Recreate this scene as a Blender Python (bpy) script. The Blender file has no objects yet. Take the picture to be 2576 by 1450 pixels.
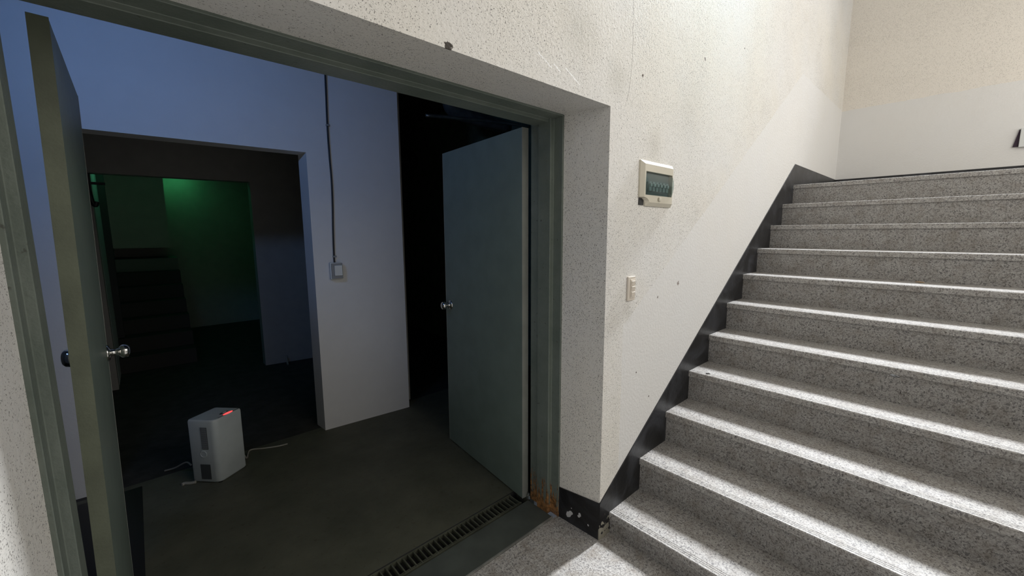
import bpy, bmesh, math, random
from mathutils import Vector, Matrix
random.seed(7)
SC = bpy.context.scene
COL = SC.collection

# ------------------------------------------------------------ camera
F, YAW, PITCH, ROLL = 1023.7, 0.7371, 0.1357, -0.0042
cam_d = bpy.data.cameras.new('camera'); cam = bpy.data.objects.new('camera', cam_d); COL.objects.link(cam)
cam_d.sensor_width = 36.0; cam_d.lens = F / 2576 * 36.0; cam_d.clip_start = 0.02
fw = Vector((math.sin(YAW)*math.cos(PITCH), math.cos(YAW)*math.cos(PITCH), -math.sin(PITCH)))
rt = Vector((math.cos(YAW), -math.sin(YAW), 0)); up = rt.cross(fw)
r2 = rt*math.cos(ROLL) + up*math.sin(ROLL); u2 = -rt*math.sin(ROLL) + up*math.cos(ROLL)
M = Matrix((r2, u2, -fw)).transposed().to_4x4(); M.translation = (0, -1.083, 1.53)
cam.matrix_world = M
SC.camera = cam
# ------------------------------------------------------------ light and exposure
vs = SC.view_settings
vs.view_transform = 'Standard'; vs.look = 'None'; vs.gamma = 1; vs.use_curve_mapping = False
vs.exposure = 0.0
W = bpy.data.worlds.new('world'); SC.world = W; W.use_nodes = True
W.node_tree.nodes['Background'].inputs[0].default_value = (0.5, 0.6, 0.8, 1)
W.node_tree.nodes['Background'].inputs[1].default_value = 0.3

def area(name, loc, target, sx, sy, power, color, spread=180):
    l = bpy.data.lights.new(name, 'AREA'); l.shape = 'RECTANGLE'; l.size = sx; l.size_y = sy
    l.energy = power; l.color = color; l.spread = math.radians(spread)
    o = bpy.data.objects.new(name, l); COL.objects.link(o); o.location = loc
    o.rotation_euler = (Vector(target)-Vector(loc)).to_track_quat('-Z', 'Y').to_euler()
    return o
# daylight falling steeply through the window high over the landing
area('sky_through_stair_window', (10.0, -0.42, 9.1), (2.6, -0.9, 1.0), 0.62, 1.9, 2500, (0.93, 0.96, 1.0))
# added fill for the plaster wall, placed before the windowless opposite wall
area('side_fill_light', (3.3, -2.66, 2.75), (3.3, 0, 2.5), 5.4, 2.0, 86, (1.0, 0.95, 0.88))
# added narrow lamp that throws a bright patch on the upper wall
area('upper_patch_fill', (2.6, -2.4, 4.6), (2.55, 0, 3.22), 1.2, 0.4, 1.9, (0.55, 0.90, 1.0), 40)
# added blue lamp high inside the doors; no window is built for it
area('inner_blue_fill', (-0.50, 0.52, 2.62), (0.7, 2.1, 2.3), 0.6, 0.14, 9.0, (0.23, 0.45, 1.0), 150)
# green emergency lights in the far stairwell
area('emergency_light', (0.50, 7.0, 2.50), (0.42, 7.3, 1.9), 0.2, 0.1, 0.55, (0.10, 1.0, 0.35))
pl_ = bpy.data.lights.new('exit_sign_light', 'POINT'); pl_.energy = 1.3; pl_.color = (0.15, 1.0, 0.5); pl_.shadow_soft_size = 0.06
po_ = bpy.data.objects.new('exit_sign_light', pl_); COL.objects.link(po_); po_.location = (-0.06, 4.90, 2.40)
# added fill from the hall's closed end, behind the viewer's left shoulder
area('hall_end_fill', (-2.7, -1.3, 2.1), (2.0, -0.9, 1.9), 2.2, 2.6, 17, (0.97, 0.97, 1.0))

# ------------------------------------------------------------ node helpers
class NT:
    def __init__(s, name):
        s.m = bpy.data.materials.new(name); s.m.use_nodes = True; s.t = s.m.node_tree
        s.b = s.t.nodes['Principled BSDF']
        s.pos = s.t.nodes.new('ShaderNodeNewGeometry').outputs['Position']
        sp = s.t.nodes.new('ShaderNodeSeparateXYZ'); s.t.links.new(s.pos, sp.inputs[0])
        s.X, s.Y, s.Z = sp.outputs
    def L(s, a, b):
        if isinstance(a, (int, float)): b.default_value = a
        elif isinstance(a, tuple): b.default_value = a if len(a) == 4 or b.type == 'VECTOR' else (*a, 1)
        else: s.t.links.new(a, b)
    def math(s, op, a, b=0.0, c=None, clamp=False):
        n = s.t.nodes.new('ShaderNodeMath'); n.operation = op; n.use_clamp = clamp
        s.L(a, n.inputs[0]); s.L(b, n.inputs[1])
        if c is not None: s.L(c, n.inputs[2])
        return n.outputs[0]
    def vmul(s, v):
        n = s.t.nodes.new('ShaderNodeVectorMath'); n.operation = 'MULTIPLY'; s.L(s.pos, n.inputs[0]); n.inputs[1].default_value = v
        return n.outputs[0]
    def noise(s, scale, detail=2, rough=0.5, vec=None, dist=0):
        n = s.t.nodes.new('ShaderNodeTexNoise'); s.L(vec or s.pos, n.inputs['Vector'])
        n.inputs['Scale'].default_value = scale; n.inputs['Detail'].default_value = detail
        n.inputs['Roughness'].default_value = rough; n.inputs['Distortion'].default_value = dist
        return n.outputs[0]
    def vor(s, scale, vec=None, feat='F1', out=0):
        n = s.t.nodes.new('ShaderNodeTexVoronoi'); n.feature = feat; s.L(vec or s.pos, n.inputs['Vector']); n.inputs['Scale'].default_value = scale
        return n.outputs[out]
    def step(s, v, lo, hi, a=0.0, b=1.0):
        n = s.t.nodes.new('ShaderNodeMapRange'); s.L(v, n.inputs[0])
        for i, x in enumerate((lo, hi, a, b)): s.L(x, n.inputs[i+1])
        return n.outputs[0]
    def mix(s, f, a, b, mode='MIX'):
        n = s.t.nodes.new('ShaderNodeMix'); n.data_type = 'RGBA'; n.blend_type = mode
        s.L(f, n.inputs[0]); s.L(a, n.inputs[6]); s.L(b, n.inputs[7]); return n.outputs[2]
    def spot(s, u, v, cu, cv, r, wob=None):
        # mask of a small irregular mark centred on (cu, cv)
        du = s.math('SUBTRACT', u, cu); dv = s.math('SUBTRACT', v, cv)
        d = s.math('SQRT', s.math('ADD', s.math('MULTIPLY', du, du), s.math('MULTIPLY', dv, dv)))
        if wob is not None: d = s.math('ADD', d, s.math('MULTIPLY', s.math('SUBTRACT', wob, 0.5), r*3.0))
        return s.step(d, r, r*0.8)
    def bump(s, h, dist, strength=1.0, prev=None):
        n = s.t.nodes.new('ShaderNodeBump'); s.L(h, n.inputs['Height']); n.inputs['Distance'].default_value = dist
        n.inputs['Strength'].default_value = strength
        if prev is not None: s.L(prev, n.inputs['Normal'])
        return n.outputs[0]
    def out(s, color, rough=0.6, normal=None, metal=0.0, spec=None):
        s.L(color, s.b.inputs['Base Color']); s.L(rough, s.b.inputs['Roughness']); s.L(metal, s.b.inputs['Metallic'])
        if normal is not None: s.L(normal, s.b.inputs['Normal'])
        if spec is not None: s.b.inputs['Specular IOR Level'].default_value = spec
        return s.m

def simple(name, col, rough=0.5, metal=0.0, bump=0.0, bscale=200, var=0.0):
    n = NT(name); c = col
    if var: c = n.mix(n.step(n.noise(9, 5), 0.35, 0.65), tuple(x*(1-var) for x in col), tuple(min(1, x*(1+var)) for x in col))
    nm = n.bump(n.noise(bscale, 3), bump) if bump else None
    return n.out(c, rough, nm, metal)

def plaster(name, main=False, back=False, amount=1.0, base=(0.75, 0.74, 0.72), warm=(0.76, 0.73, 0.67)):
    n = NT(name)
    big = n.noise(1.1, 4, 0.6); mid = n.noise(5, 5, 0.6)
    c = n.mix(n.step(big, 0.35, 0.65), base, warm)
    c = n.mix(n.step(mid, 0.52, 0.80, 0, 0.17), c, (0.47, 0.44, 0.39))
    # short dark pits of the rough render
    pv = n.noise(230, 1.0, 0.4, dist=0.9)
    dens = n.noise(2.3, 3)
    thr = n.step(dens, 0.3, 0.7, 0.68, 0.615)
    pit = n.math('GREATER_THAN', pv, thr)
    if main or back:
        if main:
            line = n.math('MINIMUM', n.math('ADD', n.math('MULTIPLY', n.X, 0.672), -0.085), 2.90)
            line = n.math('ADD', line, n.math('MULTIPLY', n.math('SUBTRACT', mid, 0.5), 0.03))
            # smooth newer paint below the sloping line, but only over the flight
            dado = n.math('MULTIPLY', n.math('LESS_THAN', n.Z, line), n.math('GREATER_THAN', n.X, 1.72))
        else:
            line = n.math('ADD', 2.90, n.math('MULTIPLY', n.math('SUBTRACT', mid, 0.5), 0.03))
            dado = n.math('LESS_THAN', n.Z, line)
        keep = n.math('SUBTRACT', 1.0, n.math('MULTIPLY', dado, 0.93))
        pit = n.math('MULTIPLY', pit, n.math('GREATER_THAN', n.math('MULTIPLY', keep, n.noise(60, 0)), 0.30))
        if back: c = n.mix(n.math('SUBTRACT', 1.0, dado), c, (0.79, 0.745, 0.675))
        c = n.mix(n.math('MULTIPLY', dado, 0.65), c, (0.73, 0.725, 0.715))
    c = n.mix(n.math('MULTIPLY', pit, 0.75*amount), c, (0.12, 0.11, 0.10))
    if main:
        w = n.noise(90, 4)
        # hairline crack running up from the opening's corner
        fc = n.t.nodes.new('ShaderNodeFloatCurve'); cm = fc.mapping.curves[0]
        pts = [(0, 0.15), (0.05, 0.32), (0.16, 0.60), (0.30, 0.72), (0.45, 0.66), (0.62, 0.60), (0.85, 0.5), (1, 0.62)]
        cm.points[0].location = pts[0]; cm.points[1].location = pts[-1]
        for p in pts[1:-1]: cm.points.new(*p)
        fc.mapping.update()
        n.L(n.step(n.Z, 2.10, 2.85), fc.inputs[1])
        xc = n.math('ADD', 1.675, n.math('MULTIPLY', fc.outputs[0], 0.065))
        xc = n.math('ADD', xc, n.math('MULTIPLY', n.math('SUBTRACT', n.noise(45, 3), 0.5), 0.014))
        cr = n.math('LESS_THAN', n.math('ABSOLUTE', n.math('SUBTRACT', n.X, xc)), 0.0012)
        cr = n.math('MULTIPLY', cr, n.math('GREATER_THAN', n.Z, 2.115))
        c = n.mix(n.math('MULTIPLY', cr, 0.75), c, (0.10, 0.09, 0.08))
        for (sx, sz, sr, sc) in ((1.816, 2.256, 0.008, (0.10, 0.07, 0.05)), (0.731, 2.076, 0.017, (0.05, 0.04, 0.03)),
                                 (2.47, 2.50, 0.009, (0.2, 0.18, 0.17)), (2.05, 1.18, 0.007, (0.25, 0.22, 0.2)),
                                 (2.28, 1.235, 0.012, (0.3, 0.26, 0.24)), (3.05, 2.72, 0.006, (0.15, 0.13, 0.12)),
                                 (1.86, 0.80, 0.006, (0.2, 0.18, 0.16)), (2.0, 0.63, 0.006, (0.15, 0.13, 0.12))):
            c = n.mix(n.math('MULTIPLY', n.spot(n.X, n.Z, sx, sz, sr, w), n.math('LESS_THAN', n.Y, 0.004)), c, sc)
        for (sx, sz, sl) in ((1.150, 2.150, 0.040), (1.215, 2.140, 0.022), (1.300, 2.134, 0.040), (1.335, 2.118, 0.020)):
            du = n.math('SUBTRACT', n.X, sx); dv = n.math('SUBTRACT', n.Z, sz)
            a_ = n.math('ADD', n.math('MULTIPLY', du, 0.90), n.math('MULTIPLY', dv, -0.44)); b_ = n.math('ADD', n.math('MULTIPLY', du, 0.44), n.math('MULTIPLY', dv, 0.90))
            b_ = n.math('ADD', b_, n.math('MULTIPLY', n.math('SUBTRACT', w, 0.5), 0.012))
            mk = n.math('MULTIPLY', n.math('LESS_THAN', n.math('ABSOLUTE', a_), sl), n.math('LESS_THAN', n.math('ABSOLUTE', b_), 0.0022))
            c = n.mix(n.math('MULTIPLY', mk, n.math('LESS_THAN', n.Y, 0.004)), c, (0.95, 0.95, 0.95))
        # soft darker stains above the opening and round the cabinet
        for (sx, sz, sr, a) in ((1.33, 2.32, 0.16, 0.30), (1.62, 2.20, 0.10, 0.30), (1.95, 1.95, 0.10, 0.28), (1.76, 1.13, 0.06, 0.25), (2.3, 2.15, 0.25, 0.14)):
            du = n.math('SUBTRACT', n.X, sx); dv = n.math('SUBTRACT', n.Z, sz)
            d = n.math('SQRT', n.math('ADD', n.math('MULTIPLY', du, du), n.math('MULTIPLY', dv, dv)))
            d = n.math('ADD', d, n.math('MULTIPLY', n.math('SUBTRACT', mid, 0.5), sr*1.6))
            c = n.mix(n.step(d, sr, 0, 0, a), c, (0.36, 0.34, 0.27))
    h = n.math('SUBTRACT', n.math('MULTIPLY', n.noise(70, 5, 0.6), 0.8), n.math('MULTIPLY', pit, 0.6))
    return n.out(c, 0.62, n.bump(h, 0.004, 0.7), spec=0.25)

def terrazzo(name, base=1.0, dirt=0.0):
    n = NT(name)
    v = n.vor(210, out=1); sp = n.t.nodes.new('ShaderNodeSeparateColor'); n.L(v, sp.inputs[0])
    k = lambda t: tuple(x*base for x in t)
    c = n.mix(n.step(sp.outputs[0], 0, 1), k((0.38, 0.365, 0.345)), k((0.62, 0.60, 0.57)))
    c = n.mix(n.math('GREATER_THAN', n.noise(110, 3, 0.6, dist=0.8), 0.56), c, k((0.23, 0.22, 0.215)))
    c = n.mix(n.math('GREATER_THAN', n.noise(120, 1, 0.5, dist=0.4), 0.70), c, k((0.10, 0.095, 0.09)))
    c = n.mix(n.step(n.noise(14, 5, 0.7), 0.45, 0.75, 0, 0.45+dirt), c, k((0.25, 0.21, 0.165)))
    return n.out(c, 0.48, n.bump(n.noise(300, 2), 0.0006), spec=0.4)

MAT = {}
MAT['wall'] = plaster('rough_plaster_main', main=True)
MAT['back'] = plaster('rough_plaster_back', back=True, amount=0.45)
MAT['hall'] = plaster('rough_plaster_hall')
MAT['tread'] = terrazzo('terrazzo_tread', 0.78, 0.1); MAT['riser'] = terrazzo('terrazzo_riser', 0.66, 0.15)  # same terrazzo twice; the riser copy has its shade darkened into the colour
MAT['floor'] = terrazzo('terrazzo_floor', 0.92, 0.35)
MAT['inner'] = simple('smooth_emulsion', (0.66, 0.66, 0.66), 0.6, bump=0.0006, bscale=60, var=0.015)
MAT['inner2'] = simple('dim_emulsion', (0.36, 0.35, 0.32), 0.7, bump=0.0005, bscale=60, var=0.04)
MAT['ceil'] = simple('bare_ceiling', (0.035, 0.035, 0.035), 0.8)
MAT['dark'] = simple('dark_paint', (0.03, 0.03, 0.03), 0.7)
MAT['ceilhall'] = simple('white_ceiling', (0.7, 0.7, 0.68), 0.7)

def inner_floor():
    n = NT('painted_concrete')
    c = n.mix(n.step(n.noise(3.5, 6, 0.65), 0.3, 0.7), (0.072, 0.075, 0.054), (0.120, 0.121, 0.090))
    c = n.mix(n.step(n.noise(40, 3), 0.62, 0.72, 0, 0.5), c, (0.05, 0.045, 0.03))
    return n.out(c, 0.55, n.bump(n.noise(25, 4), 0.002), spec=0.3)
MAT['ifloor'] = inner_floor()
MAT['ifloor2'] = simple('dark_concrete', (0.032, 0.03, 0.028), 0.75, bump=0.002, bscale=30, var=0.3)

def frame_paint():
    n = NT('green_grey_frame_paint')
    c = n.mix(n.step(n.noise(6, 5, 0.7), 0.3, 0.7), (0.115, 0.140, 0.118), (0.165, 0.190, 0.165))
    c = n.mix(n.step(n.noise(50, 3), 0.68, 0.74, 0, 0.7), c, (0.05, 0.05, 0.04))
    wv = n.noise(1.0, 5, 0.75, vec=n.vmul((60, 60, 9)))
    lim = n.math('ADD', -0.28, n.math('MULTIPLY', wv, 0.78))
    ru = n.math('MULTIPLY', n.math('LESS_THAN', n.Z, lim), n.math('GREATER_THAN', n.X, 1.40))
    rc = n.mix(n.step(n.noise(55, 4, 0.7), 0.35, 0.65), (0.060, 0.030, 0.014), (0.42, 0.21, 0.075))
    c = n.mix(ru, c, rc)
    h = n.math('SUBTRACT', n.noise(90, 3), n.math('MULTIPLY', ru, 0.8))
    return n.out(c, 0.42, n.bump(h, 0.0016), spec=0.4)
MAT['frame'] = frame_paint()
MAT['leaf'] = simple('grey_green_door_paint', (0.150, 0.190, 0.160), 0.45, bump=0.0006, bscale=120, var=0.06)
MAT['leafedge'] = simple('pale_door_edge_paint', (0.24, 0.25, 0.225), 0.5, bump=0.0006, bscale=120, var=0.08)
MAT['leafdull'] = simple('olive_door_edge_paint', (0.115, 0.130, 0.090), 0.5, bump=0.0006, bscale=120, var=0.15)
MAT['chrome'] = simple('satin_chrome', (0.72, 0.71, 0.68), 0.16, 1.0)
MAT['steel'] = simple('dull_steel', (0.36, 0.37, 0.34), 0.42, 0.9, var=0.2)
MAT['grate'] = simple('grimy_grate_metal', (0.105, 0.11, 0.080), 0.6, 0.25, bump=0.001, bscale=150, var=0.25)

def black_skirt():
    n = NT('black_skirting_paint')
    c = n.mix(n.step(n.noise(4, 4, 0.6, dist=1.5), 0.45, 0.75), (0.010, 0.010, 0.011), (0.045, 0.047, 0.055))
    w = n.noise(75, 4)
    wb = n.noise(38, 5)
    for (cy, cz, r) in ((0.185, 0.047, 0.018), (0.17, 0.06, 0.012), (0.111, 0.082, 0.009), (0.118, 0.068, 0.006), (0.165, 0.09, 0.005), (0.06, 0.05, 0.005)):
        m = n.math('MULTIPLY', n.spot(n.Y, n.Z, cy, cz, r, wb), n.math('LESS_THAN', n.X, 1.70))
        c = n.mix(m, c, (0.55, 0.55, 0.55))
    lowm = n.math('MULTIPLY', n.math('LESS_THAN', n.Z, n.math('ADD', -0.13, n.math('MULTIPLY', wb, 0.38))), n.math('LESS_THAN', n.Y, 0.0005))
    lowm = n.math('MULTIPLY', lowm, n.math('LESS_THAN', n.X, 1.66))
    c = n.mix(n.math('MULTIPLY', lowm, 0.8), c, (0.36, 0.34, 0.27))
    return n.out(c, 0.36, n.bump(w, 0.001), spec=0.45)
MAT['skirt'] = black_skirt()
MAT['ivory'] = simple('ivory_plastic', (0.60, 0.56, 0.46), 0.38, var=0.03)
MAT['switch'] = simple('cream_switch_plastic', (0.66, 0.60, 0.52), 0.40)
MAT['whiteplastic'] = simple('white_plastic', (0.66, 0.68, 0.67), 0.42)
MAT['greyplastic'] = simple('grey_plastic', (0.25, 0.26, 0.27), 0.5)
MAT['cable'] = simple('black_cable_sheath', (0.012, 0.012, 0.016), 0.5)
MAT['cablew'] = simple('dirty_white_cable', (0.30, 0.29, 0.25), 0.6)
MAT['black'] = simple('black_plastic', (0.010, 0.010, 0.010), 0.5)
MAT['breaker'] = simple('breaker_grey', (0.38, 0.42, 0.41), 0.4)
MAT['breakerlight'] = simple('breaker_toggle_grey', (0.55, 0.58, 0.56), 0.4)
MAT['unit'] = simple('dehumidifier_shell', (0.44, 0.48, 0.48), 0.42, var=0.05)
MAT['unitdark'] = simple('dehumidifier_grille', (0.055, 0.06, 0.06), 0.5)
MAT['pipe'] = simple('dusty_pipe', (0.04, 0.04, 0.04), 0.5, 0.3)
MAT['pipewrap'] = simple('pipe_lagging', (0.11, 0.115, 0.11), 0.6, var=0.3, bump=0.004, bscale=30)
MAT['debris'] = simple('dark_debris', (0.02, 0.017, 0.014), 0.8)
MAT['leafdry'] = simple('dry_leaf', (0.40, 0.28, 0.17), 0.8)
MAT['stepdark'] = simple('dark_step_concrete', (0.035, 0.033, 0.03), 0.8)
MAT['ledge'] = simple('ledge_concrete', (0.16, 0.16, 0.15), 0.8)
n_ = NT('smoked_polycarbonate')
n_.b.inputs['Transmission Weight'].default_value = 1.0
n_.b.inputs['IOR'].default_value = 1.05
MAT['smoke'] = n_.out((0.50, 0.60, 0.60), 0.05)
n_.b.inputs['Coat Weight'].default_value = 0.6
n_.b.inputs['Coat Roughness'].default_value = 0.08
n_ = NT('red_display')
n_.b.inputs['Emission Color'].default_value = (1.0, 0.05, 0.05, 1); n_.b.inputs['Emission Strength'].default_value = 2.4
MAT['red'] = n_.out((0.3, 0.02, 0.02), 0.4)

# ------------------------------------------------------------ mesh helpers
def obj(name, bm, mat, parent=None, smooth=False, bevel=0.0, seg=2):
    me = bpy.data.meshes.new(name); bmesh.ops.recalc_face_normals(bm, faces=bm.faces[:]); bm.to_mesh(me); bm.free()
    o = bpy.data.objects.new(name, me); COL.objects.link(o)
    me.materials.append(MAT[mat] if isinstance(mat, str) else mat)
    if smooth:
        for p in me.polygons: p.use_smooth = True
    if bevel:
        b = o.modifiers.new('bevel', 'BEVEL'); b.width = bevel; b.segments = seg; b.limit_method = 'ANGLE'; b.angle_limit = math.radians(35)
    if parent: o.parent = parent
    return o
def BM(): return bmesh.new()
def box(bm, x0, x1, y0, y1, z0, z1):
    vs_ = [bm.verts.new((x, y, z)) for x in (x0, x1) for y in (y0, y1) for z in (z0, z1)]
    for f in ((0,1,3,2),(4,6,7,5),(0,4,5,1),(2,3,7,6),(0,2,6,4),(1,5,7,3)): bm.faces.new([vs_[i] for i in f])
def prism(bm, pts, axis, a, b):
    # pts: outline in the two remaining axes (in x, y, z order), swept along axis from a to b
    def P(p, t):
        return {'x': (t, p[0], p[1]), 'y': (p[0], t, p[1]), 'z': (p[0], p[1], t)}[axis]
    A = [bm.verts.new(P(p, a)) for p in pts]; B = [bm.verts.new(P(p, b)) for p in pts]
    n = len(pts)
    bm.faces.new(A); bm.faces.new(B[::-1])
    for i in range(n): bm.faces.new((A[i], B[i], B[(i+1) % n], A[(i+1) % n]))
def lathe(bm, prof, origin, axis, seg=28):
    # prof: (distance along axis, radius)
    q = Vector((0, 0, 1)).rotation_difference(Vector(axis).normalized())
    rings = []
    for d, r in prof:
        rings.append([bm.verts.new(Vector(origin) + q @ Vector((max(r, 1e-5)*math.cos(2*math.pi*k/seg), max(r, 1e-5)*math.sin(2*math.pi*k/seg), d))) for k in range(seg)])
    for a, b in zip(rings, rings[1:]):
        for k in range(seg): bm.faces.new((a[k], a[(k+1) % seg], b[(k+1) % seg], b[k]))
    bm.faces.new(rings[0]); bm.faces.new(rings[-1][::-1])
def tube(bm, pts, r, seg=10):
    pts = [Vector(p) for p in pts]; rings = []; prev = None
    for i, p in enumerate(pts):
        d = (pts[min(i+1, len(pts)-1)] - pts[max(i-1, 0)]).normalized()
        if prev is None:
            a = d.orthogonal().normalized()
        else:
            a = (prev - d*prev.dot(d)).normalized()
        prev = a; b = d.cross(a)
        rr = r[i] if isinstance(r, (list, tuple)) else r
        rings.append([bm.verts.new(p + (a*math.cos(2*math.pi*k/seg) + b*math.sin(2*math.pi*k/seg))*rr) for k in range(seg)])
    for A, B in zip(rings, rings[1:]):
        for k in range(seg): bm.faces.new((A[k], A[(k+1) % seg], B[(k+1) % seg], B[k]))
    bm.faces.new(rings[0]); bm.faces.new(rings[-1][::-1])
def smoothpath(pts, n=8):
    P = [Vector(p) for p in pts]; P = [P[0]] + P + [P[-1]]; out = []
    for i in range(1, len(P)-2):
        for k in range(n):
            t = k/n
            out.append(0.5*((2*P[i]) + (P[i+1]-P[i-1])*t + (2*P[i-1]-5*P[i]+4*P[i+1]-P[i+2])*t*t + (3*P[i]-P[i-1]-3*P[i+1]+P[i+2])*t**3))
    out.append(P[-2]); return out
def rrect(x0, x1, y0, y1, r, n=5):
    out = []
    for cx, cy, a0 in ((x1-r, y1-r, 0), (x0+r, y1-r, 90), (x0+r, y0+r, 180), (x1-r, y0+r, 270)):
        for k in range(n+1):
            a = math.radians(a0 + 90*k/n); out.append((cx+r*math.cos(a), cy+r*math.sin(a)))
    return out
def empty(name, loc=(0, 0, 0), rz=0):
    o = bpy.data.objects.new(name, None); COL.objects.link(o); o.location = loc; o.rotation_euler = (0, 0, rz); o.empty_display_size = 0.1
    return o
def tag(o, label, cat, group=None, kind=None):
    o['label'] = label; o['category'] = cat
    if group: o['group'] = group
    if kind: o['kind'] = kind
    return o
def struct(o, label, cat): return tag(o, label, cat, kind='structure')

KNOB0 = [(0.0, 0.033), (0.004, 0.033), (0.009, 0.029), (0.012, 0.017), (0.022, 0.0125), (0.034, 0.013), (0.038, 0.019), (0.044, 0.0255), (0.053, 0.0285), (0.062, 0.0265), (0.068, 0.020), (0.0705, 0.0115), (0.071, 0.0)]
# ------------------------------------------------------------ dimensions
XC = 1.564; ZT = 2.071; D1 = 0.25; D2 = 0.455; HX0 = -0.213; HX1 = 1.549
X1, T, R, Z0 = 1.639, 0.2778, 0.1831, 0.0686
LZ = 11*R - Z0; XB = 6.142; SK = 0.183; YB = -2.7; HTOP = 6.9
nose = lambda i: (X1+(i-1)*T, i*R - Z0)

# ------------------------------------------------------------ stair hall shell
bm = BM()
prism(bm, [(XC, 0), (XB+0.2, 0), (XB+0.2, D2), (1.562, D2), (1.562, D1), (HX1, D1)], 'z', -0.05, HTOP)
prism(bm, [(-2.8, 0), (-0.238, 0), (HX0, D1), (-0.226, D1), (-0.226, D2), (-2.8, D2)], 'z', -0.05, HTOP)
prism(bm, [(0, ZT), (D1, ZT+0.012), (D1, 2.0965), (D2, 2.0965), (D2, HTOP), (0, HTOP)], 'x', -0.238, XC)
struct(obj('wall_front', bm, 'wall'), 'rough speckled off-white plaster wall around the dark doorway and beside the stairs', 'wall')
bm = BM()
wy0, wy1, wz0, wz1 = -2.4, -0.05, 4.20, 6.45      # window opening over the landing
box(bm, XB, XB+0.2, YB, 0, -0.05, wz0); box(bm, XB, XB+0.2, YB, 0, wz1, HTOP)
box(bm, XB, XB+0.2, YB, wy0, wz0, wz1); box(bm, XB, XB+0.2, wy1, 0, wz0, wz1)
struct(obj('wall_back', bm, 'back'), 'cream plaster wall behind the landing with a greyer painted lower band', 'wall')
bm = BM(); box(bm, -2.8, XB+0.2, YB-0.2, YB, -0.05, HTOP)
struct(obj('wall_right', bm, 'hall'), 'off-white plaster wall on the far side of the stair hall', 'wall')
bm = BM(); box(bm, -3.0, -2.8, YB-0.2, D2, -0.05, HTOP)
struct(obj('wall_left', bm, 'hall'), 'off-white plaster wall at the end of the stair hall', 'wall')
bm = BM(); box(bm, -3.0, XB+0.2, YB-0.2, D2, HTOP, HTOP+0.1)
struct(obj('ceiling', bm, 'ceilhall'), 'white ceiling high over the stair hall', 'ceiling')
bm = BM(); box(bm, -3.0, X1+0.05, YB, 0.258, -0.06, 0.0)
struct(obj('floor', bm, 'floor'), 'grey speckled terrazzo floor at the foot of the stairs', 'floor')
wn = obj('window_1', (lambda b: (box(b, XB+0.03, XB+0.09, wy0, wy1, wz0, wz0+0.06), box(b, XB+0.03, XB+0.09, wy0, wy1, wz1-0.06, wz1),
     box(b, XB+0.03, XB+0.09, wy0, wy0+0.06, wz0+0.06, wz1-0.06), box(b, XB+0.03, XB+0.09, wy1-0.06, wy1, wz0+0.06, wz1-0.06),
     b)[-1])(BM()), 'steel')
struct(wn, 'wide steel-framed daylight window high over the landing', 'window')

# ------------------------------------------------------------ staircase
st = empty('staircase', (X1, -1.3, 0))
tag(st, 'broad flight of eleven grey speckled terrazzo steps climbing along the white wall', 'staircase')
def tread_profile(x, z):
    top = z; th = 0.036; L = T + 0.035
    p = [(x+0.003, top-th), (x, top-th+0.004), (x, top-0.004), (x+0.004, top)]
    for g in (0.016, 0.027, 0.038):
        p += [(x+g, top), (x+g+0.0006, top-0.0013), (x+g+0.0018, top-0.0013), (x+g+0.0024, top)]
    return p + [(x+L, top), (x+L, top-th)]
for i in range(1, 12):
    x, z = nose(i)
    bm = BM(); zb = (nose(i-1)[1] - 0.036) if i > 1 else -0.03
    box(bm, x+0.010, x+0.06, YB+0.005, -0.0062, zb, z-0.036)
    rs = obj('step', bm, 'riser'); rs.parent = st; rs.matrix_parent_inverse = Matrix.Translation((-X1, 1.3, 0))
    bm = BM()
    if i < 11: prism(bm, tread_profile(x, z), 'y', YB+0.005, -0.0062)
    else:
        p = tread_profile(x, z)[:-2] + [(XB-0.012, z), (XB-0.012, z-0.036)]
        prism(bm, p, 'y', YB+0.005, -0.0062)
    tr = obj('tread' if i < 11 else 'landing', bm, 'tread'); tr.parent = rs

# black skirting
bm = BM()
pl = [(XC-0.006, 0.0), (X1+0.14, 0.0)]
s = (LZ+SK-0.197)/(4.428-1.558)
pl += [(4.60, LZ-0.20), (XB-0.008, LZ-0.20), (XB-0.008, LZ+SK), (4.428, LZ+SK), (1.558, 0.197)]
prism(bm, pl, 'y', -0.006, 0.0)
struct(obj('baseboard_front', bm, 'skirt'), 'black painted skirting rising along the wall beside the steps', 'skirting')
bm = BM()
prism(bm, [(0.0, 0.0), (0.249, 0.0), (0.249, 0.171), (0.0, 0.197)], 'x', -0.006, 0.0)
for v in bm.verts: v.co.x += 1.564 - 0.06*v.co.y
struct(obj('baseboard_reveal', bm, 'skirt'), 'chipped black skirting on the doorway reveal at the pier foot', 'skirting')
bm = BM(); box(bm, XB-0.008, XB, YB+0.01, -0.006, LZ, LZ+SK)
struct(obj('baseboard_back', bm, 'skirt'), 'black skirting along the wall behind the landing', 'skirting')

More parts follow.
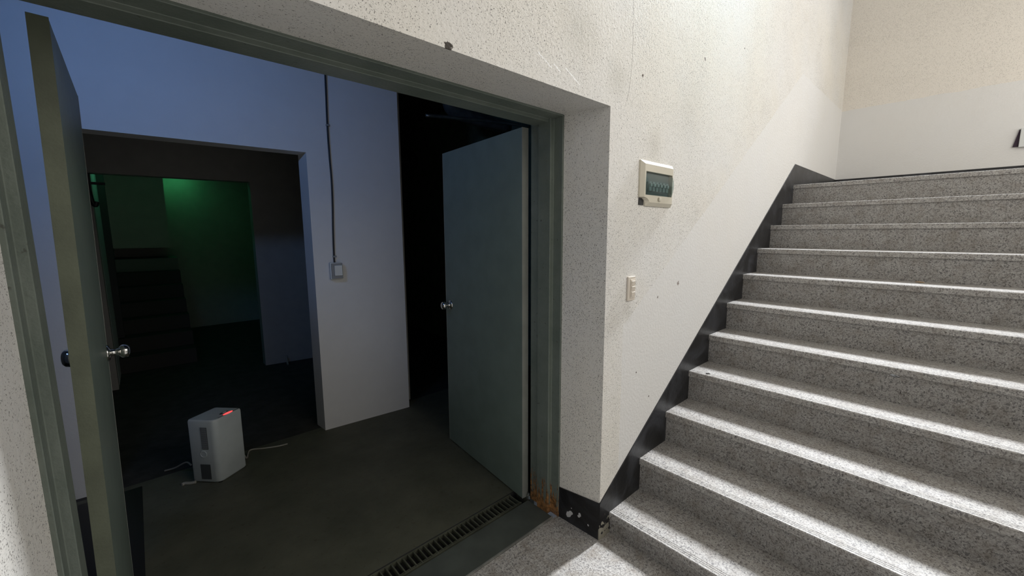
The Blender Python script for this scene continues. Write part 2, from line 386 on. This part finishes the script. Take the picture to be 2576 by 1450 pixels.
# ------------------------------------------------------------ door frame
S0, S1 = 0.302, 0.385
bm = BM()
prism(bm, [(1.562, D1+0.0005), (1.537, D1-0.004), (1.537, S0), (1.513, S0), (1.513, S1), (1.535, S1), (1.535, D2+0.003), (1.562, D2+0.003)], 'z', 0.0, 2.095)
jr = obj('trim_1', bm, 'frame', bevel=0.002, seg=1)
struct(jr, 'grey-green painted steel door frame round the wide opening, rusty at its right foot', 'door frame')
bm = BM()
prism(bm, [(-0.226, D1+0.0005), (-0.203, D1-0.004), (-0.203, S0), (-0.184, S0), (-0.184, S1), (-0.200, S1), (-0.200, D2+0.003), (-0.226, D2+0.003)], 'z', 0.0, 2.095)
obj('jamb', bm, 'frame', jr, bevel=0.002, seg=1)
bm = BM()
prism(bm, [(D1-0.003, 2.095), (D1-0.005, 2.074), (0.318, 2.074), (0.318, 2.058), (0.415, 2.058), (0.415, 2.076), (D2+0.003, 2.076), (D2+0.003, 2.095)], 'x', -0.204, 1.538)
obj('head', bm, 'frame', jr, bevel=0.002, seg=1)

# threshold and drain
bm = BM(); box(bm, -0.182, 1.510, 0.268, 0.452, -0.03, 0.006)
th = obj('threshold', bm, 'frame' if False else simple('dark_green_threshold_paint', (0.075, 0.085, 0.075), 0.5, var=0.15), bevel=0.002)
tag(th, 'dark grey-green door threshold slab between the drain grate and the hall floor', 'threshold')
bm = BM(); box(bm, -0.182, 1.512, 0.2605, 0.2675, -0.03, 0.007)
obj('edging', bm, simple('worn_steel_edging', (0.40, 0.40, 0.37), 0.45, 0.5, var=0.4), th)['label'] = 'bright worn metal edging strip'
bm = BM()
gy0, gy1 = 0.466, 0.566
box(bm, -0.19, 1.475, gy0, gy0+0.005, -0.024, 0.001); box(bm, -0.19, 1.475, gy1-0.005, gy1, -0.024, 0.001)
x = -0.19
while x < 1.475:
    box(bm, x, x+0.006, gy0+0.005, gy1-0.005, -0.022, 0.0); x += 0.0285
box(bm, -0.19, 1.475, gy0+0.012, gy0+0.016, -0.018, -0.002)
dr = obj('drain_grate', bm, 'grate')
tag(dr, 'long metal drain grate with cross bars set in the floor inside the doors', 'drain grate')
bm = BM()
box(bm, -0.215, 1.53, 0.4525, 0.4665, -0.13, -0.12); box(bm, -0.215, 1.53, 0.4665, gy1, -0.13, -0.12)
box(bm, -0.215, 1.53, gy1, gy1+0.01, -0.13, -0.0015)
box(bm, -0.215, 1.53, 0.43, 0.4520, -0.13, -0.031)
struct(obj('trim_2', bm, 'dark'), 'dark drain channel under the grate', 'drain channel')

# ------------------------------------------------------------ inner floors, walls
bm = BM(); box(bm, -1.3, 3.2, gy1+0.010, 2.2, -0.1, 0.0)
box(bm, -1.3, -0.215, 0.4565, gy1+0.010, -0.1, 0.0); box(bm, 1.53, 3.2, 0.4565, gy1+0.010, -0.1, 0.0)
struct(obj('floor_inner', bm, 'ifloor'), 'dark olive painted concrete floor inside the doors', 'floor')
bm = BM(); box(bm, -1.3, 3.2, 2.2, 8.0, -0.1, 0.0)
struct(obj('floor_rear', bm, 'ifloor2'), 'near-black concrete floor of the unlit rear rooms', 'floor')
CZ = 3.15
w2 = lambda x: 2.128 - 0.0805*(x-0.94)
w3 = lambda x: 4.258 - 0.1204*(x-0.951)
bm = BM(); t2 = 0.145
prism(bm, [(0.937, w2(0.937)), (1.63, w2(1.63)), (1.63, w2(1.63)+t2), (0.922, w2(0.937)+t2)], 'z', 0, CZ)
prism(bm, [(-1.0, w2(-1)), (-0.25, w2(-0.25)), (-0.25, w2(-0.25)+t2), (-1.0, w2(-1)+t2)], 'z', 0, CZ)
prism(bm, [(-0.25, w2(-0.25)), (0.937, w2(0.937)), (0.922, w2(0.937)+t2), (-0.25, w2(-0.25)+t2)], 'z', 2.103, CZ)
struct(obj('wall_inner', bm, 'inner'), 'bluish-lit smooth wall facing the doors with a wide opening in it', 'wall')
bm = BM(); t3 = 0.13
prism(bm, [(0.955, w3(0.955)), (1.60, w3(1.60)), (1.60, w3(1.60)+t3), (0.955, w3(0.955)+t3)], 'z', 0, CZ)
prism(bm, [(-1.3, w3(-1.3)), (-0.29, w3(-0.29)), (-0.29, w3(-0.29)+t3), (-1.3, w3(-1.3)+t3)], 'z', 0, CZ)
prism(bm, [(-0.29, w3(-0.29)), (0.955, w3(0.955)), (0.955, w3(0.955)+t3), (-0.29, w3(-0.29)+t3)], 'z', 2.095, CZ)
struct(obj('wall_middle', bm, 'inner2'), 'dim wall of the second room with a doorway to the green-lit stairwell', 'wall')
bm = BM(); box(bm, 1.60, 1.72, w2(1.6)+t2, 5.6, 0, CZ)
struct(obj('wall_partition', bm, 'inner2'), 'dark partition between the second room and the passage', 'wall')
bm = BM(); box(bm, 1.72, 3.2, 5.6, 5.75, 0, CZ)
MAT['passage'] = simple('dark_green_passage_wall', (0.10, 0.13, 0.085), 0.8, var=0.2)
struct(obj('wall_passage', bm, 'passage'), 'dark green-tinged end wall of the passage behind the right door', 'wall')
bm = BM(); box(bm, 3.2, 3.35, D2, 5.75, 0, CZ); struct(obj('wall_side', bm, 'passage'), 'unlit side wall behind the right door', 'wall')
bm = BM(); box(bm, -1.45, -1.3, D2, 8.0, 0, CZ); struct(obj('wall_outer', bm, 'inner2'), 'unlit side wall behind the left door', 'wall')
bm = BM(); box(bm, -1.45, 3.35, D2, 8.1, CZ, CZ+0.1); struct(obj('ceiling_inner', bm, 'ceil'), 'dark bare ceiling of the inner rooms', 'ceiling')
# far stairwell behind the second doorway
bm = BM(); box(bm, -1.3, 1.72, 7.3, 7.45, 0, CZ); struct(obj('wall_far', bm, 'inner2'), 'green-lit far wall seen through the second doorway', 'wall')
bm = BM(); box(bm, 1.60, 1.72, 5.6, 7.3, 0, CZ); struct(obj('wall_stairwell', bm, 'inner2'), 'dark side wall of the far stairwell', 'wall')
bm = BM(); box(bm, -0.29, 0.315, 6.5, 7.3, 1.34, CZ); struct(obj('trim_3', bm, 'inner2'), 'pale bulkhead above the dark steps in the green-lit stairwell', 'bulkhead')
bm = BM(); box(bm, -0.45, -0.29, 4.56, 7.3, 0, CZ); struct(obj('wall_stairwell', bm, 'inner'), 'green-lit side wall glimpsed at the left edge of the second doorway', 'wall')
bm = BM(); box(bm, -0.2895, -0.232, 5.30, 5.40, 0, 0.159); box(bm, -0.2895, -0.232, 5.30, 5.40, 0.35, CZ); struct(obj('trim_4', bm, 'dark'), 'dark upright post beside the green-lit strip of wall in the second doorway', 'post')
ds = empty('rear_steps', (0, 5.0, 0)); tag(ds, 'dark concrete steps rising below the pale bulkhead in the green-lit room', 'steps')
for k in range(7):
    bm = BM(); y0 = 5.0 + 0.25*k
    box(bm, -0.288, 0.38, y0, y0+0.25 if k < 6 else 7.29, 0.0, 0.17*(k+1)+ (0.0 if k < 6 else 0.0))
    o = obj('step', bm, 'stepdark' if k < 6 else 'ledge', ds); o.matrix_parent_inverse = Matrix.Translation((0, -5.0, 0))
bm = BM()
tube(bm, smoothpath([(-0.312, 4.385, 2.09), (-0.306, 4.37, 2.0), (-0.300, 4.36, 1.90), (-0.290, 4.36, 1.82), (-0.272, 4.36, 1.795), (-0.262, 4.36, 1.83)], 5), 0.019, 10)
box(bm, -0.335, -0.285, 4.345, 4.40, 1.93, 2.085); box(bm, -0.30, -0.19, 4.36, 4.38, 1.985, 2.008)
dc = obj('door_closer', bm, 'black')
tag(dc, 'small black door closer arm at the top left of the second doorway', 'door closer')

# plain dark strip on the floor beside the left leaf
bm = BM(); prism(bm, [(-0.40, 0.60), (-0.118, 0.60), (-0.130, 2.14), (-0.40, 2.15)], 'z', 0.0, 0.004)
tag(obj('floor_strip', bm, 'black'), 'narrow black strip lying on the floor beside the left door leaf', 'mat')

# ------------------------------------------------------------ door leaves
KNOB = KNOB0
def leaf(name, label, hinge, far, side, z0, z1, kz):
    # hinge, far: ends of the visible face; side: +1 when the body lies to the right of that face
    h = Vector((*hinge, 0)); f = Vector((*far, 0)); d = (f-h); L = d.length; d.normalize()
    nrm = Vector((d.y, -d.x, 0)) * side
    rz = math.atan2(d.y, d.x)
    root = empty(name, h, rz)
    tag(root, label, 'door', kind='structure')
    sy = -side        # local y of the body side
    th_ = 0.036 if side < 0 else 0.040
    a, b = sorted((0.0, sy*th_))
    bm = BM(); box(bm, 0.001, L-0.001, a, b, z0, z1)
    obj('panel', bm, 'leaf', root, bevel=0.0015)
    # folded pale lips on the two long edges
    bm = BM(); box(bm, -0.002, 0.0008, a-0.001, b+0.001, z0, z1)
    obj('edge_strip', bm, 'leafedge' if side > 0 else 'leafdull', root)
    bm = BM(); box(bm, L-0.0008, L+0.002, a-0.001, b+0.001, z0, z1)
    obj('edge_strip', bm, 'leafedge', root)
    for s_ in (-1, 1):
        bm = BM(); oy = 0.0 if s_*sy < 0 else sy*th_
        kk = 1.25 if (side < 0 and oy != 0.0) else 1.0
        lathe(bm, [(a_*kk, b_*kk) for a_, b_ in KNOB], (L-0.062, oy, kz), (0, s_, 0))
        k = obj('door_knob', bm, 'chrome', root, smooth=True)
    bm = BM(); box(bm, L+0.002, L+0.0035, sy*0.008+(-0.0 if sy > 0 else -0.0), sy*0.032, kz-0.06, kz+0.06) if sy > 0 else box(bm, L+0.002, L+0.0035, -0.032, -0.008, kz-0.06, kz+0.06)
    obj('latch_plate', bm, 'steel', root)
    bm = BM(); lathe(bm, [(0, 0.012), (0.020, 0.012), (0.022, 0.007), (0.034, 0.007), (0.035, 0.0)], (-0.012, sy*(th_-0.004), 0.001), (0, 0, 1), 14)
    obj('floor_pivot', bm, 'steel', root, smooth=False)
    return root
leaf('door_1', 'right leaf of the grey-green steel double door, swung open into the dark room', (1.494, 0.482), (1.573, 1.345), 1, 0.008, 2.062, 1.03)
lf = leaf('door_2', 'left leaf of the grey-green steel double door, seen nearly edge-on', (-0.133, 0.482), (-0.142, 1.262), -1, 0.008, 2.056, 1.05)
lf.rotation_euler = (Matrix.Rotation(math.radians(1.05), 4, 'Y') @ lf.rotation_euler.to_matrix().to_4x4()).to_euler()   # leaf tilted slightly to imitate lens distortion near the image edge
lf.location = (-0.153, 0.482, 0.003)

# ------------------------------------------------------------ dehumidifier
P0, PL, PR, PB = Vector((0.228, 1.850)), Vector((0.106, 1.979)), Vector((0.387, 1.960)), Vector((0.262, 2.090))
ang = math.atan2((PR-P0).y, (PR-P0).x)
WX, WY, HH = 0.190, 0.178, 0.410
un = empty('dehumidifier', (P0.x, P0.y, 0), ang)
tag(un, 'small white portable dehumidifier with a red display standing on the dark floor', 'dehumidifier')
def sheared(pts, bm_):
    pass
SH = (PL-P0); SHl = Vector((SH.x*math.cos(-ang)-SH.y*math.sin(-ang), SH.x*math.sin(-ang)+SH.y*math.cos(-ang)))  # left side direction in local space
def loc2(u, v): return (u*WX + v*SHl.x, v*SHl.y)
def cornered(inset, n=5):
    out = []; r = 0.16
    for cu, cv, a0, rr in ((1, 1, 0, 0.06), (0, 1, 90, 0.06), (0, 0, 180, 0.17), (1, 0, 270, 0.06)):
        r = rr; c = (inset + r if cu == 0 else 1-inset-r, inset + r if cv == 0 else 1-inset-r)
        for k in range(n+1):
            a = math.radians(a0+90*k/n); out.append(loc2(c[0]+r*math.cos(a), c[1]+r*math.sin(a)))
    return out
bm = BM()
levels = [(0.006, 0.03), (0.014, 0.0), (HH-0.012, 0.0), (HH-0.003, 0.012), (HH, 0.03)]
rings = []
for z, ins in levels: rings.append([bm.verts.new((p[0], p[1], z)) for p in cornered(ins)])
for A, B in zip(rings, rings[1:]):
    for k in range(len(A)): bm.faces.new((A[k], A[(k+1) % len(A)], B[(k+1) % len(A)], B[k]))
bm.faces.new(rings[0][::-1]); bm.faces.new(rings[-1])
body = obj('housing', bm, 'unit', un)
for p in body.data.polygons: p.use_smooth = abs(p.normal.z) < 0.3
fl = Vector((SHl.x, SHl.y, 0)).normalized(); nl = Vector((-fl.y, fl.x, 0))     # left face direction and outward normal
def on_left(v0, v1, z0, z1, d0, d1):
    bm_ = BM(); L = SHl.length
    add_left(bm_, v0, v1, z0, z1, d0, d1); return bm_
def add_left(bm_, v0, v1, z0, z1, d0, d1):
    L = SHl.length; vsx = []
    for v in (v0, v1):
        for d in (d0, d1):
            for z in (z0, z1): vsx.append(bm_.verts.new((fl*v*L + nl*d) + Vector((0, 0, z))))
    for f in ((0,1,3,2),(4,6,7,5),(0,4,5,1),(2,3,7,6),(0,2,6,4),(1,5,7,3)): bm_.faces.new([vsx[i] for i in f])
gr = obj('air_grille', on_left(0.30, 0.53, 0.225, 0.365, 0.0003, 0.002), 'unitdark', un)
bm = BM(); z = 0.230
while z < 0.362: add_left(bm, 0.31, 0.52, z, z+0.0028, 0.002, 0.0045); z += 0.0065
obj('louvre', bm, 'greyplastic', gr)
obj('rating_plate', on_left(0.30, 0.66, 0.028, 0.125, 0.0003, 0.002), 'unitdark', un)['label'] = 'dark plate low on the side'
bm = BM()
cc = fl*0.50*SHl.length + Vector((0, 0, 0.192)) + nl*0.0003
lathe(bm, [(0, 0.022), (0.003, 0.022), (0.0035, 0.018), (0.0015, 0.017), (0.0015, 0.0)], cc, nl, 24)
obj('drain_port', bm, 'unit', un, smooth=False)
# display window and handle slot on the top near the right-hand face
bm = BM(); prism(bm, [loc2(u, v) for u, v in ((0.20, 0.045), (0.97, 0.045), (0.97, 0.075), (0.20, 0.075))], 'z', HH-0.0005, HH+0.0006)
obj('control_strip', bm, 'unitdark', un)
bm = BM(); pts = []
for k in range(16):
    a = 2*math.pi*k/16; pts.append(loc2(0.58+0.17*math.cos(a), 0.085+0.055*math.sin(a)))
prism(bm, pts, 'z', HH+0.0007, HH+0.0022)
obj('red_display', bm, 'red', un)['label'] = 'glowing red display'
bm = BM(); pts = []
for k in range(16):
    a = 2*math.pi*k/16; pts.append(loc2(0.60+0.15*math.cos(a), 0.26+0.06*math.sin(a)))
prism(bm, pts, 'z', HH-0.0005, HH+0.0012)
bt = obj('power_button', bm, 'unitdark', un)
bm = BM(); pts = [loc2(0.62+0.07*math.cos(2*math.pi*k/12), 0.25+0.03*math.sin(2*math.pi*k/12)) for k in range(12)]
prism(bm, pts, 'z', HH+0.0012, HH+0.003); obj('button_cap', bm, 'whiteplastic', bt)
for u, v in ((0.12, 0.12), (0.88, 0.12), (0.12, 0.88), (0.88, 0.88)):
    bm = BM(); p = loc2(u, v); lathe(bm, [(0, 0.012), (0.007, 0.012)], (p[0], p[1], 0), (0, 0, 1), 12); obj('foot', bm, 'black', un)
# cords on the floor
bm = BM(); tube(bm, smoothpath([(0.385, 2.03, 0.05), (0.402, 2.06, 0.012), (0.44, 2.174, 0.006), (0.52, 2.135, 0.006), (0.60, 2.10, 0.006), (0.66, 2.09, 0.006)]), 0.005, 8)
tag(obj('power_cord', bm, 'cablew'), 'pale cord trailing right across the floor from the white dehumidifier', 'cord')
bm = BM(); tube(bm, smoothpath([(0.105, 2.02, 0.10), (0.085, 2.10, 0.09), (0.03, 2.20, 0.03), (-0.02, 2.25, 0.008)]), 0.005, 8)
tag(obj('drain_hose', bm, 'cablew'), 'thin pale hose curving left off the back of the white dehumidifier', 'hose')
bm = BM(); tube(bm, smoothpath([(0.115, 1.955, 0.012), (0.09, 1.97, 0.008), (0.065, 1.99, 0.008), (0.05, 1.985, 0.008)]), 0.009, 8)
bm2 = bm; tag(obj('hose_end', bm2, 'cablew'), 'short grey plug lying at the front left foot of the dehumidifier', 'plug')
bm = BM(); tube(bm, smoothpath([(1.155, 4.16, 0.10), (1.15, 4.13, 0.05), (1.145, 4.08, 0.008)]), 0.010, 8)
tag(obj('pipe_stub', bm, 'cablew'), 'thin white stub of pipe at the foot of the second room wall', 'pipe')

# ------------------------------------------------------------ cable and outlet on inner wall
c_pts = [(1.100, 3.1), (1.097, 2.65), (1.090, 2.32), (1.094, 2.12), (1.100, 1.95), (1.104, 1.80), (1.090, 1.60), (1.078, 1.40), (1.080, 1.300)]
c_pts = [(1.100, 3.1), (1.096, 2.65), (1.089, 2.32), (1.090, 2.10), (1.094, 1.93), (1.091, 1.75), (1.083, 1.55), (1.078, 1.36), (1.079, 1.300)]
bm = BM(); tube(bm, smoothpath([(x, w2(x)-0.008, z) for x, z in c_pts]), 0.0065, 8)
cb = tag(obj('wall_cable', bm, 'cable'), 'black cable clipped down the bluish inner wall to a switch box', 'cable')
for x, z in ((1.089, 2.31), (1.079, 1.355)):
    bm = BM(); box(bm, x-0.009, x+0.016, w2(x)-0.017, w2(x), z-0.006, z+0.006); obj('cable_clip', bm, 'greyplastic', cb)
so = empty('surface_switch', (1.083, w2(1.083), 1.247), -math.atan(0.0805)); tag(so, 'small white surface-mounted switch box at the lower end of the black wall cable', 'switch')
bm = BM(); box(bm, -0.042, 0.042, -0.034, 0.0, -0.063, 0.063); obj('back_box', bm, 'whiteplastic', so, bevel=0.003)
bm = BM(); box(bm, -0.036, 0.044, -0.042, -0.0345, -0.058, 0.058); pf = obj('cover_plate', bm, 'greyplastic', so, bevel=0.002)
bm = BM(); box(bm, -0.016, 0.040, -0.049, -0.0425, -0.036, 0.042); obj('rocker', bm, 'whiteplastic', so, bevel=0.002)

# ------------------------------------------------------------ breaker cabinet on the white wall
bx0, bx1, bz0, bz1 = 1.813, 2.128, 1.658, 1.874
bc = empty('breaker_cabinet', ((bx0+bx1)/2, 0, bz0)); tag(bc, 'ivory plastic breaker box with a smoked window on the white wall', 'breaker box')
W_ = (bx1-bx0)/2; H_ = bz1-bz0
bm = BM()
def ring(ins, y, notch=True):
    p = [(-W_+ins, H_-ins), (W_-ins, H_-ins), (W_-ins, ins), (-W_+ins+0.055, ins)]
    p += [(-W_+ins+0.052, 0.010+ins*0.5), (-W_+ins+0.045, 0.026), (-W_+ins+0.028, 0.036), (-W_+ins+0.008, 0.040), (-W_+ins, 0.041)]
    return [bm.verts.new((a, y, z)) for a, z in p]
wx0, wx1, wz0_, wz1_ = -W_+0.028, W_-0.024, 0.052, H_-0.052
rA, rB, rC = ring(0, 0), ring(0, -0.008), ring(0.017, -0.024)
for A, B in ((rA, rB), (rB, rC)):
    for k in range(len(A)): bm.faces.new((A[k], A[(k+1) % len(A)], B[(k+1) % len(A)], B[k]))
iw = [bm.verts.new((a, -0.024, z)) for a, z in ((wx0, wz1_), (wx1, wz1_), (wx1, wz0_), (wx0, wz0_))]
ib = [bm.verts.new((a, -0.002, z)) for a, z in ((wx0, wz1_), (wx1, wz1_), (wx1, wz0_), (wx0, wz0_))]
for k in range(4): bm.faces.new((iw[k], iw[(k+1) % 4], ib[(k+1) % 4], ib[k]))
bm.faces.new(ib)
bm.faces.new((rC[0], rC[1], iw[1], iw[0])); bm.faces.new((rC[1], rC[2], iw[2], iw[1]))
bm.faces.new((rC[2], rC[3], rC[4], rC[5], iw[3], iw[2])); bm.faces.new((rC[5], rC[6], rC[7], rC[8], rC[0], iw[0], iw[3]))
obj('case', bm, 'ivory', bc)
bm = BM(); box(bm, -W_+0.004, -W_+0.045, -0.004, -0.0005, 0.003, 0.036); obj('knockout_gap', bm, 'black', bc)['label'] = 'dark broken corner'
bm = BM(); box(bm, wx0+0.001, wx1-0.001, -0.004, -0.0022, wz0_+0.001, wz1_-0.001); obj('back_plate', bm, simple('cabinet_inner_grey', (0.16, 0.19, 0.19), 0.5), bc)
for k in range(6):
    x0 = wx0+0.045+k*0.034
    bm = BM(); box(bm, x0, x0+0.026, -0.016, -0.0042, wz0_+0.022, wz0_+0.068)
    br = obj('breaker', bm, 'breaker', bc, bevel=0.0015)
    bm = BM(); box(bm, x0+0.004, x0+0.020, -0.022, -0.0162, wz0_+0.044, wz0_+0.058); obj('toggle', bm, 'breakerlight', br)
bm = BM()   # curved smoked cover
pf = []; n = 10
for k in range(n+1):
    t = k/n; z = wz1_-0.010 - (wz1_-wz0_-0.012)*t; y = -0.0235 - 0.012*math.sin(math.pi*min(1, t*0.85+0.12))
    pf.append((y, z))
pf += [(y+0.002, z) for y, z in pf[::-1]]
prism(bm, pf, 'x', wx0+0.0025, wx1-0.0025)
obj('smoked_cover', bm, 'smoke', bc, smooth=False)
bm = BM(); box(bm, -0.008, 0.014, -0.033, -0.0242, wz0_-0.026, wz0_-0.008); obj('latch', bm, 'ivory', bc, bevel=0.003)

# ------------------------------------------------------------ triple switch
sw = empty('light_switch', (1.771, 0, 1.2535)); tag(sw, 'cream three-gang light switch on the white wall below the breaker box', 'switch')
bm = BM(); box(bm, -0.032, 0.032, -0.010, 0.0, -0.060, 0.060); obj('cover_plate', bm, 'switch', sw, bevel=0.003)
bm = BM(); box(bm, -0.015, 0.028, -0.0135, -0.0102, -0.046, 0.046); ins = obj('insert', bm, 'switch', sw, bevel=0.001)
for k in range(3):
    z = 0.027-0.027*k
    bm = BM(); prism(bm, [(-0.0138, z-0.012), (-0.0155, z-0.012), (-0.0185, z+0.011), (-0.0138, z+0.012)], 'x', -0.011, 0.020)
    rk = obj('rocker', bm, 'switch', sw, bevel=0.0008)
    bm = BM(); box(bm, 0.0215, 0.0245, -0.0150, -0.0137, z-0.005, z+0.005); obj('indicator', bm, 'greyplastic', rk)

# ------------------------------------------------------------ box on the back wall at the frame edge
wp = empty('wall_plate', (XB, -1.47, 2.38)); tag(wp, 'pale rectangular plate on the wall behind the landing at the right edge', 'wall plate')
bm = BM(); box(bm, -0.028, 0.0, -0.16, 0.125, -0.086, 0.086); obj('plate', bm, 'whiteplastic', wp, bevel=0.004)
bm = BM(); prism(bm, [(0.1265, 0.075), (0.132, 0.075), (0.160, -0.078), (0.1265, -0.078)], 'x', -0.012, -0.0005); obj('side_gap', bm, simple('dark_purple_edge', (0.02, 0.004, 0.02), 0.6), wp)['label'] = 'dark purple wedge at the left edge'

# ------------------------------------------------------------ pipes in the passage
def pipe(name, pts, r, mat, label, cat='pipe'):
    bm = BM(); tube(bm, smoothpath(pts, 6), r, 14); return tag(obj(name, bm, mat, smooth=True), label, cat)
pipe('ceiling_pipe', [(1.74, 4.6, 2.62), (2.2, 4.6, 2.62), (2.8, 4.6, 2.60), (3.19, 4.6, 2.60)], 0.10, 'pipe', 'thick dark pipe crossing the passage under the ceiling')
pipe('drop_pipe', [(1.9, 3.6, 3.14), (1.92, 3.6, 2.95), (2.02, 3.65, 2.80), (2.12, 3.9, 2.66), (2.15, 4.48, 2.62)], 0.045, 'pipe', 'bent dark pipe dropping from the ceiling at the passage mouth')
pipe('lagged_pipe', [(2.30, 2.4, 3.14), (2.31, 2.4, 2.95), (2.36, 2.42, 2.80), (2.50, 2.45, 2.72), (3.19, 2.5, 2.70)], 0.07, 'pipewrap', 'pale lagged pipe elbow above the right door leaf')
pipe('conduit', [(2.05, 2.35, 2.60), (2.4, 2.28, 2.62), (2.8, 2.2, 2.64), (3.19, 2.15, 2.65)], 0.016, 'steel', 'thin shiny conduit below the lagged pipe above the right door leaf')

# ------------------------------------------------------------ little debris on the steps
def chip(name, loc, r, mat, label, sx=1.6):
    bm = BM(); bmesh.ops.create_icosphere(bm, subdivisions=2, radius=r)
    for v in bm.verts:
        v.co *= 1 + random.uniform(-0.25, 0.25); v.co.x *= sx; v.co.z = max(v.co.z*0.45, -r*0.3)
    mz = min(v.co.z for v in bm.verts)
    for v in bm.verts: v.co.z -= mz
    o = obj(name, bm, mat); o.location = loc; o.rotation_euler = (0, 0, random.uniform(0, 3)); tag(o, label, 'debris')
zt = lambda i: i*R - Z0
chip('pebble', (2.507, -0.110, zt(4)), 0.008, 'debris', 'black pebble on the fourth tread close to the wall')
chip('leaf_fragment', (2.57+0.01, -0.93, zt(5)), 0.012, 'debris', 'dark curled leaf fragment at the back of a middle tread')
chip('leaf_fragment', (3.53, -0.93, zt(7)), 0.010, 'leafdry', 'light brown leaf fragment on an upper tread', 2.4)
chip('grit', (2.135, -0.235, zt(2)), 0.004, 'debris', 'tiny grain of grit on the second tread near the wall')
